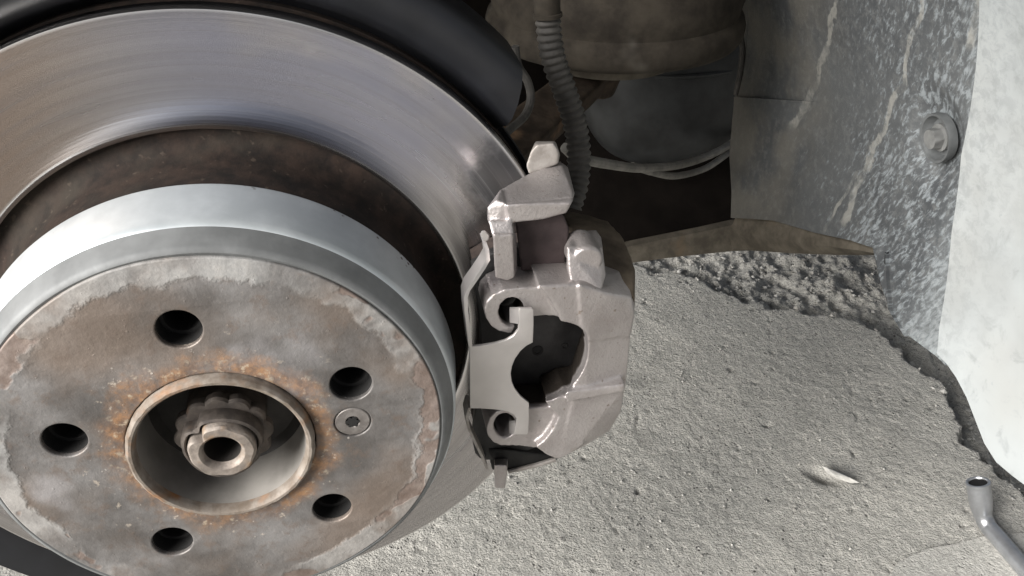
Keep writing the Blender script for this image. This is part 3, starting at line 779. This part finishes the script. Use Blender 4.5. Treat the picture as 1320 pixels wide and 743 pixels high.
finish('hat_shoulder', lathe([(84.2, 1.4), (85.6, .7), (86.8, 1.1), (87.8, 2.4), (89.6, 6.0), (90.8, 8.6), (91.2, 9.4), (90, 9.8)], 192), MT['shoulder'], bd, 40)
finish('hat_side', lathe([(90.2, 9.2), (91.2, 9.25), (91.9, 9.9), (92.5, 13), (95.3, 33.2), (95.0, 34.6), (93.8, 35.4), (88, 36)], 192), MT['silver'], bd, 40)
finish('neck', lathe([(88, 35.8), (93.2, 36.2), (93.5, 40), (93.0, 50), (94, 58), (97, 63.5), (101, 65.5), (104.2, 65.6), (105.2, 64)], 160), MT['neck'], bd, 40)
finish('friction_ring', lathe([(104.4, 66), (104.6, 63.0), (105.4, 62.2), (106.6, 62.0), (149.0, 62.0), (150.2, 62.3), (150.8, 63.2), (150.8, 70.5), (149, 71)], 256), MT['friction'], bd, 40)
finish('rear_ring', lathe([(104, 76), (104, 76), (150.8, 76), (150.8, 83), (104, 83)], 192), MT['neck'], bd, 40)
def vane_ring():
    ms = []
    for k in range(36):
        a = 2 * math.pi * k / 36; c, s = math.cos(a), math.sin(a)
        ms.append(hull([(r * c - w * s, y, r * s + w * c) for r in (106, 148) for w in (-2, 2) for y in (70, 77)]))
    return join(ms)
finish('cooling_vanes', vane_ring(), MT['neck'], bd)['kind'] = 'stuff'
# countersunk holding screw
sw = finish('holding_screw', axial((scr[0], 1.6, scr[1]), (0, -1, 0), [(6.9, -4), (6.9, .9), (6.5, 1.25), (2.9, 1.25), (2.5, .9), (2.5, -2.2), (0, -2.2)], 48), MT['screw'], bd, 30)
star = []
for i in range(36):
    a = 2 * math.pi * i / 36; r = 2.35 + .55 * math.cos(6 * a); star.append((scr[0] + r * math.cos(a), scr[1] + r * math.sin(a)))
finish('star_socket', plate([star], .20, .9, 0), MT['hole'], sw)

# ------------------------------------------------------------------ wheel hub in the bore
hb = thing('wheel_hub', (0, 10, 0), 'hub with a rusty rim and a pale empty bore in the disc', 'wheel hub')
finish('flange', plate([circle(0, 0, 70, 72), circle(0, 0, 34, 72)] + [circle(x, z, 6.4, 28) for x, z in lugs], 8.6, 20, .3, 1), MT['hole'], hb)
for x, z in lugs:
    finish('stud_hole', axial((x, 30, z), (0, -1, 0), [(0, -25), (6.4, -25), (6.4, 21)], 28), MT['hole'], hb)
finish('rim', lathe([(34.9, 7), (34.9, -2.2), (34.5, -3.2), (33.6, -3.9), (32.6, -3.8), (31.9, -3.0), (31.5, -1.5), (31.3, .5)], 128, rf=lambda a, r, k: r + (.12 * math.sin(23 * a) + .1 * math.sin(41 * a + 1) if k in (1, 2, 3) else 0)), MT['lip'], hb, 40)
finish('bore', lathe([(31.3, .4), (31.2, 14), (31.0, 26), (30.0, 29), (28, 30)], 128), MT['bore'], hb, 40)
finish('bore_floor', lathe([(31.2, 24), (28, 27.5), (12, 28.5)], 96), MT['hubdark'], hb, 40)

ax = thing('axle_nut', (0, 10, 0), 'staked axle nut with scalloped collar in the hub bore', 'axle nut')
def scal(a, r, k): return r + (1.7 * abs(math.cos(6 * a)) - 1.2 if r > 17 else 0)
finish('scalloped_collar', lathe([(12, 31), (15.5, 30), (16, 12), (18.2, 10), (18.4, 6.6), (17.6, 5.4), (14.5, 4.8), (13, 5.0)], 144, rf=scal), MT['nut'], ax, 30)
def dent(a, r, k):
    b = (a - R(128) + math.pi) % (2 * math.pi) - math.pi
    c = (a - R(-20) + math.pi) % (2 * math.pi) - math.pi
    return r - 2.6 * math.exp(-(b / .16) ** 2) * (k in (1, 2, 3, 4)) + .5 * math.sin(3 * a + .5) - 1.0 * math.exp(-(c / .3) ** 2)
finish('staked_ring', lathe([(13.4, 6), (15.2, 5), (15.4, .4), (14.9, -1.2), (13.9, -1.7), (13.2, -1.0), (12.9, 2.0)], 120, rf=dent), MT['nut'], ax, 35)
sf = thing('axle_stub', (0, 0, 0), 'pale hollow end of the axle shaft inside the nut', 'axle shaft')
finish('shaft', lathe([(12.9, 9), (12.8, -1.5), (12.4, -3.5), (11.6, -4.3), (8.6, -4.4), (7.7, -3.8), (7.2, -2.6), (6.9, -1.6)], 96, rf=lambda a, r, k: r + (.25 * math.sin(5 * a) + .2 * math.sin(9 * a + 2) if k in (2, 3) else 0) - (3.2 * math.exp(-(((a - R(130)) + math.pi) % (2 * math.pi) - math.pi) ** 2 / .03) if k in (0, 1, 2, 3) else 0)), MT['stub'], sf, 35)

finish('centre_hole', lathe([(6.95, -1.7), (6.8, 2), (6.6, 20), (0, 21)], 64), MT['hubdark'], sf, 40)

# ================================================================== caliper
cal = thing('brake_caliper', tuple(aY(740, 480, 60)), 'silver painted brake caliper straddling the right edge of the disc', 'brake caliper')
FY = 24.0    # plane of the finger faces
def ring_lump(cx, cy, ro, rh, extra, Y0, Y1):
    """finger with an eye: outline in the plane of its face, eye bored through."""
    return plate([px_loop(extra, Y0), px_loop([(cx + rh * 1.0 * math.cos(t), cy + rh * 1.12 * math.sin(t)) for t in np.linspace(0, 2 * math.pi, 32, endpoint=False)], Y0)], Y0, Y1, 0)
up_out = [(700, 371), (672, 371), (650, 374), (636, 380), (627, 389), (624, 400), (627, 412), (634, 422), (644, 428), (656, 430), (668, 428), (690, 428), (728, 427), (738, 425), (742, 395), (730, 372)]
lo_out = [(684, 526), (668, 527), (655, 526), (640, 531), (631, 540), (627, 552), (629, 563), (636, 571), (646, 575), (668, 575), (690, 578), (712, 572), (730, 545), (728, 524)]
parts_ = [ring_lump(660, 403, 36, 17, up_out, FY, 41), ring_lump(651, 549, 26, 14, lo_out, FY, 41)]
# main outboard body, its top, middle bridge and lower wing
parts_ += [plate([px_loop([(694, 369), (740, 367), (752, 369), (758, 441), (738, 432), (727, 425), (720, 408), (709, 388)], 19)], 19, 41, .6, 1)]
parts_ += [hull(px3((746, 367, 18), (784, 379, 19), (814, 384, 23), (818, 406, 23), (813, 433, 23), (752, 442, 18)) + px3((740, 330, 44), (812, 345, 44), (817, 372, 44), (806, 400, 44), (742, 405, 44)))]
parts_ += [hull(px3((752, 440, 18.5), (813, 433, 24), (808, 470, 26), (806, 500, 24), (760, 512, 20), (735, 512, 20), (752, 470, 20)) + px3((752, 420, 44), (802, 420, 44), (798, 460, 44), (730, 490, 44)))]
parts_ += [plate([px_loop([(700, 515), (752, 507), (752, 574), (719, 593), (706, 588), (690, 577), (702, 568), (713, 553), (720, 538)], 20)], 20, 41, .6, 1)]
parts_ += [hull(px3((740, 510, 19), (805, 501, 21), (801, 530, 24), (786, 556, 26), (760, 571, 24), (738, 583, 20), (722, 591, 20)) + px3((735, 480, 44), (792, 480, 44), (784, 520, 44), (745, 545, 44), (720, 560, 44)))]
# ridge across the window's outer corner
parts_ += [hull(px3((728, 506, 17.5), (806, 496, 17), (806, 506, 17), (730, 520, 17.5), (738, 490, 26), (800, 480, 26)))]
wl = [(687, 428), (729, 430), (752, 438), (759, 452), (757, 474), (747, 495), (732, 511), (718, 521), (697, 526), (678, 526), (664, 510), (658, 482), (662, 456), (673, 438)]
wl = [(p[0], p[1]) for p in smooth_path([(x, y, 0) for x, y in wl + wl[:1]], 6)[:-1]]
wc = np.array((708, 478.)); inn = px_loop(wl, 19); big_ = px_loop([tuple(wc + (np.array(p) - wc) * (1.08 if p[0] > 712 else 1.0)) for p in wl], 12); ic = np.mean(inn, 0)
cutw = hull([(x, y, z) for x, z in inn for y in (26, 60)] + [(x, 14, z) for x, z in big_])
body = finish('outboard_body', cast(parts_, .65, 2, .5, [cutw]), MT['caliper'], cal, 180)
# bridge over the rim of the disc and the inboard half
br = [hull(px3((745, 365, 30), (784, 376, 24), (818, 384, 24), (819, 345, 42), (804, 306, 64), (784, 285, 80), (755, 276, 92), (722, 270, 98), (735, 300, 60), (818, 402, 40), (790, 400, 60))),
      hull(px3((812, 430, 30), (806, 500, 30), (790, 470, 60), (780, 440, 60), (800, 410, 50), (770, 400, 96), (775, 360, 96), (800, 350, 60), (800, 330, 60)))]
finish('bridge', cast(br, 1.0, 6), MT['dirty'], cal, 180)
finish('inboard_body', cast([hull(px3((640, 300, 92), (760, 280, 92), (790, 380, 92), (730, 480, 92), (640, 480, 92), (640, 300, 130), (740, 280, 130), (760, 360, 130), (700, 440, 130)))], 2, 6), MT['dirty'], cal, 180)
# boss on top with a flat machined end
bc = aY(757, 338, 25)
boss = [hull([(bc[0] + r * math.cos(t), y, bc[2] + r * math.sin(t)) for t in np.linspace(0, 6.28, 28) for r, y in ((6.0, 25), (6.8, 26.5), (7.2, 40))]),
        hull(px3((731, 318, 27), (730, 345, 26), (736, 365, 22), (775, 376, 20), (781, 355, 26), (776, 320, 30), (744, 298, 44), (768, 296, 44), (775, 306, 44), (735, 308, 44), (775, 350, 46), (735, 350, 46)))]
finish('boss', cast(boss, .6, 3), MT['bracket'], cal, 180)

# brake pads behind the window
for nm, y0, y1, lab in (('outer', 42.5, 47.5, 'black outer brake pad showing through the window of the caliper'), ('inner', 85, 90, 'dark inner brake pad between disc and inboard caliper half')):
    base = aY(690, 500, 45); pd = thing('brake_pad', (base[0], y0, -20), lab, 'brake pad')
    out = [(105, 44), (118, 50), (140, 48), (152, 30), (160, 5), (160, -30), (152, -54), (124, -66), (104, -62), (107, -15), (108, 10)]
    pl = smooth_path([(a, 0, b) for a, b in out + out[:1]], 6)[:-1]
    f = finish('backing_plate', plate([[(p[0], p[2]) for p in pl]], y0, y1, .5), MT['pad'], pd)
    finish('lining', plate([[(130 + (p[0] - 130) * .93, p[2] * .93) for p in pl]], *((y1 + .1, 61.5) if nm == 'outer' else (83.2, y0 - .1)), .3), MT['lining'], pd)
    if nm == 'outer':
        for (x, y, r) in ((693, 452, 2.6), (728, 446, 1.6), (700, 490, 2.2)):
            c = aY(x, y, 42.4); finish('stamped_dimple', axial((c[0], 42.6, c[2]), (0, -1, 0), [(r, -.2), (r, .5), (r * .62, .6), (r * .55, .2), (0, .2)], 24), MT['hole'], pd)

# pale sheet-steel retaining spring with two hooked tabs
SY = 20.0
sprg = thing('retaining_spring', tuple(aY(640, 530, SY)), 'flat pale steel retaining spring hooked into both caliper fingers', 'spring clip')
arc = [(687, 442), (679, 446), (671, 453), (664, 463), (660, 473), (658.5, 482), (660, 493), (664, 502), (671, 511), (677, 516), (682, 520)]
outl = [(605, 446), (611, 447), (620, 446), (638, 443), (652, 439), (662, 433), (668, 425), (669, 415), (668.5, 400), (670, 398), (686, 398), (688, 400), (688, 420)] + arc + \
       [(682, 540), (681, 558), (679.5, 560.5), (664, 560.5), (663, 558), (664.5, 549), (666, 540), (662, 535), (655, 531), (645, 529), (632, 528), (618, 527), (606, 527)]
finish('plate', plate([px_loop(outl, SY)], SY, SY + 1.5, .35, 2), MT['spring'], sprg, 30)
for q in ([(669.5, 399, SY + .1), (657, 399, SY + 5), (657, 416, SY + 5), (668.5, 418, SY + .1)], [(664.5, 545, SY + .1), (656.5, 546, SY + 4), (656.5, 559, SY + 4), (664, 560, SY + .1)]):
    a = px3(*q); finish('hook_tab', hull([p for p in a] + [p + np.array((.2, 1.3, .2)) for p in a]), MT['spring'], sprg)
# folded side flange running up to a clip by the carrier prong and down behind the plate
def ribbon(pts, w, t=1.3):
    """strip of sheet steel: edge-on to the outside, w deep along the axle."""
    V = []; Fc = []; P = [np.array(aY(*p)) for p in pts]; n = len(P)
    for i, p in enumerate(P):
        d = P[min(i + 1, n - 1)] - P[max(i - 1, 0)]; d = d / np.linalg.norm(d); s = np.cross(d, (0, 1, 0)); s /= np.linalg.norm(s)
        V += [p + s * t / 2, p - s * t / 2, p - s * t / 2 + np.array((0, w, 0)), p + s * t / 2 + np.array((0, w, 0))]
    for i in range(n - 1):
        for k in range(4): Fc.append((i * 4 + k, i * 4 + (k + 1) % 4, i * 4 + 4 + (k + 1) % 4, i * 4 + 4 + k))
    Fc += [(0, 1, 2, 3), tuple((n - 1) * 4 + k for k in range(4))]
    return mesh(V, Fc)
finish('upper_arm', ribbon([(606.5, 447, SY), (604, 425, SY), (601, 400, SY + 1), (600.5, 384, SY + 2), (604, 374, SY + 3), (614, 360, SY + 5), (624, 345, SY + 7), (629.5, 335, SY + 9), (628, 322, SY + 11), (625, 314, SY + 12)], 9, 1.5), MT['spring'], sprg, 50)
finish('lower_arm', ribbon([(605.5, 526, SY), (602, 538, SY + 1), (604, 552, SY + 3), (612, 570, SY + 6), (622, 590, SY + 10), (628, 606, SY + 14)], 9, 1.2), MT['worn'], sprg, 50)
finish('clip_knob', cast([hull(px3((620, 298, 31), (625, 297, 31), (631, 304, 31), (630, 310, 31), (624, 312, 31), (620, 305, 31), (622, 297, 38), (632, 303, 38), (626, 309, 38)))], .5, 3), MT['spring'], sprg, 180)

# carrier: cast bracket with an upper hooked arm and prongs top and bottom
cr = thing('caliper_carrier', tuple(aY(700, 330, 60)), 'cast silver carrier bracket hooking over the disc above the caliper', 'caliper bracket')
z1 = [hull(px3((650, 262, 33), (652, 284, 33), (668, 285, 32), (720, 277, 31), (735, 266, 31), (739, 252, 34), (735, 262, 30), (654, 268, 31),
               (646, 244, 47), (680, 225, 58), (722, 208, 68), (732, 215, 66), (741, 250, 38), (735, 240, 62), (728, 245, 66), (655, 262, 60))),
      hull(px3((646, 243, 46), (651, 262, 32), (640, 258, 34), (628, 268, 34), (628, 285, 34), (637, 292, 32), (657, 290, 32), (656, 270, 32), (640, 260, 46), (632, 275, 46))),
      hull(px3((629, 284, 30), (659, 285, 29), (663, 306, 26), (635, 307, 26), (635, 290, 42), (664, 288, 42))),
      hull(px3((635, 302, 25), (661, 302, 25), (663, 358, 25), (654, 362, 25), (638, 358, 25), (638, 304, 36), (666, 301, 36), (667, 350, 36), (643, 350, 36))),
      hull(px3((652, 264, 29), (736, 262, 28), (740, 256, 31), (730, 275, 29), (700, 283, 29), (655, 288, 30), (655, 262, 50), (735, 255, 50), (725, 268, 50), (660, 280, 50)))]
finish('upper_arm', cast(z1, .6, 2), MT['bracket'], cr, 180)
finish('bolt_end', cast([hull(px3((684, 196, 62), (692, 187, 62), (714, 185, 62), (721, 196, 62), (720, 212, 62), (682, 226, 62), (678, 214, 62), (690, 182, 80), (716, 182, 80), (722, 200, 76), (686, 205, 80)))], .7, 5), MT['worn'], cr, 180)
finish('lower_prong', cast([hull(px3((637, 600, 34), (653, 600, 34), (654, 606, 34), (651, 630, 34), (638, 630, 34), (637, 590, 44), (655, 588, 44), (653, 612, 44), (640, 612, 44)))], .6, 3), MT['bracket'], cr, 180)
finish('gap_shade_block', cast([hull(px3((628, 578, 42), (655, 580, 40), (716, 588, 42), (712, 594, 42), (655, 608, 42), (634, 606, 44), (630, 560, 70), (715, 560, 70), (700, 580, 70)))], .9, 4), MT['hole'], cr, 180)  # solid lump coloured black to stand for the shaded gap under the lower finger
finish('inner_web', cast([hull(px3((664, 284, 36), (726, 276, 36), (734, 296, 36), (728, 340, 36), (672, 350, 36), (664, 284, 41), (726, 276, 41), (734, 296, 41), (728, 340, 41), (672, 350, 41)))], .8, 3), MT['web'], cr, 180)
finish('lower_edge', tube([aY(655, 608, 41), aY(690, 600, 41), aY(716, 592, 41)], [1.0, 1.3, 1.3], 8), MT['worn'], cr)
finish('back_arm', cast([hull(px3((660, 240, 66), (730, 232, 66), (735, 262, 70), (700, 300, 90), (655, 300, 90), (660, 240, 95), (730, 230, 95)))], 1.2, 5), MT['dirty'], cr, 180)

# ================================================================== wrench and chip on the ground
wr = thing('socket_wrench', tuple(aZ(1272, 676, -H)), 'grey bent tube wrench lying on the concrete by the bumper', 'wrench')
P1 = aZ(1268, 672, -H + 9); PE = aZ(1345, 762, -H + 8); P0 = aZ(1261, 624, -H + 42)
wp = [P0, P0 * .5 + P1 * .5, P1 * .8 + P0 * .2, P1 * .92 + PE * .08, P1 * .75 + PE * .25, PE, PE + (PE - P1) * .6]
sp2 = smooth_path(wp, 10); nn = len(sp2)
finish('shank', tube(sp2, [9.6 - 2.3 * min(1, max(0, (i - 8) / 16.0)) for i in range(nn)], 24), MT['tool'], wr, 60)
t0 = (P0 - sp2[2]); t0 /= np.linalg.norm(t0)
finish('socket', axial(P0, t0, [(9.5, -2), (9.9, 0), (9.9, 1.6), (9.3, 2.2), (7.9, 2.2), (7.4, 1.2), (7.2, .4)], 36), MT['tool'], wr, 40)
finish('socket_hole', axial(P0, t0, [(7.3, .9), (7.0, .6), (0, .55)], 24, ), MT['hole'], wr)
ch = [aZ(x, y, -H + z) for x, y, z in ((1058, 600, 1), (1064, 602, 5), (1080, 609, 6), (1096, 616, 5), (1110, 623, 2), (1098, 624, 0), (1078, 617, 1), (1066, 611, 0), (1088, 611, 2), (1074, 612, 5))]
o = finish('concrete_chip', cast([hull(ch)], .6, 1), MT['stone'], None, 60)
tag(o, 'thin pale chip of concrete lying on the sandy slab', 'chip')
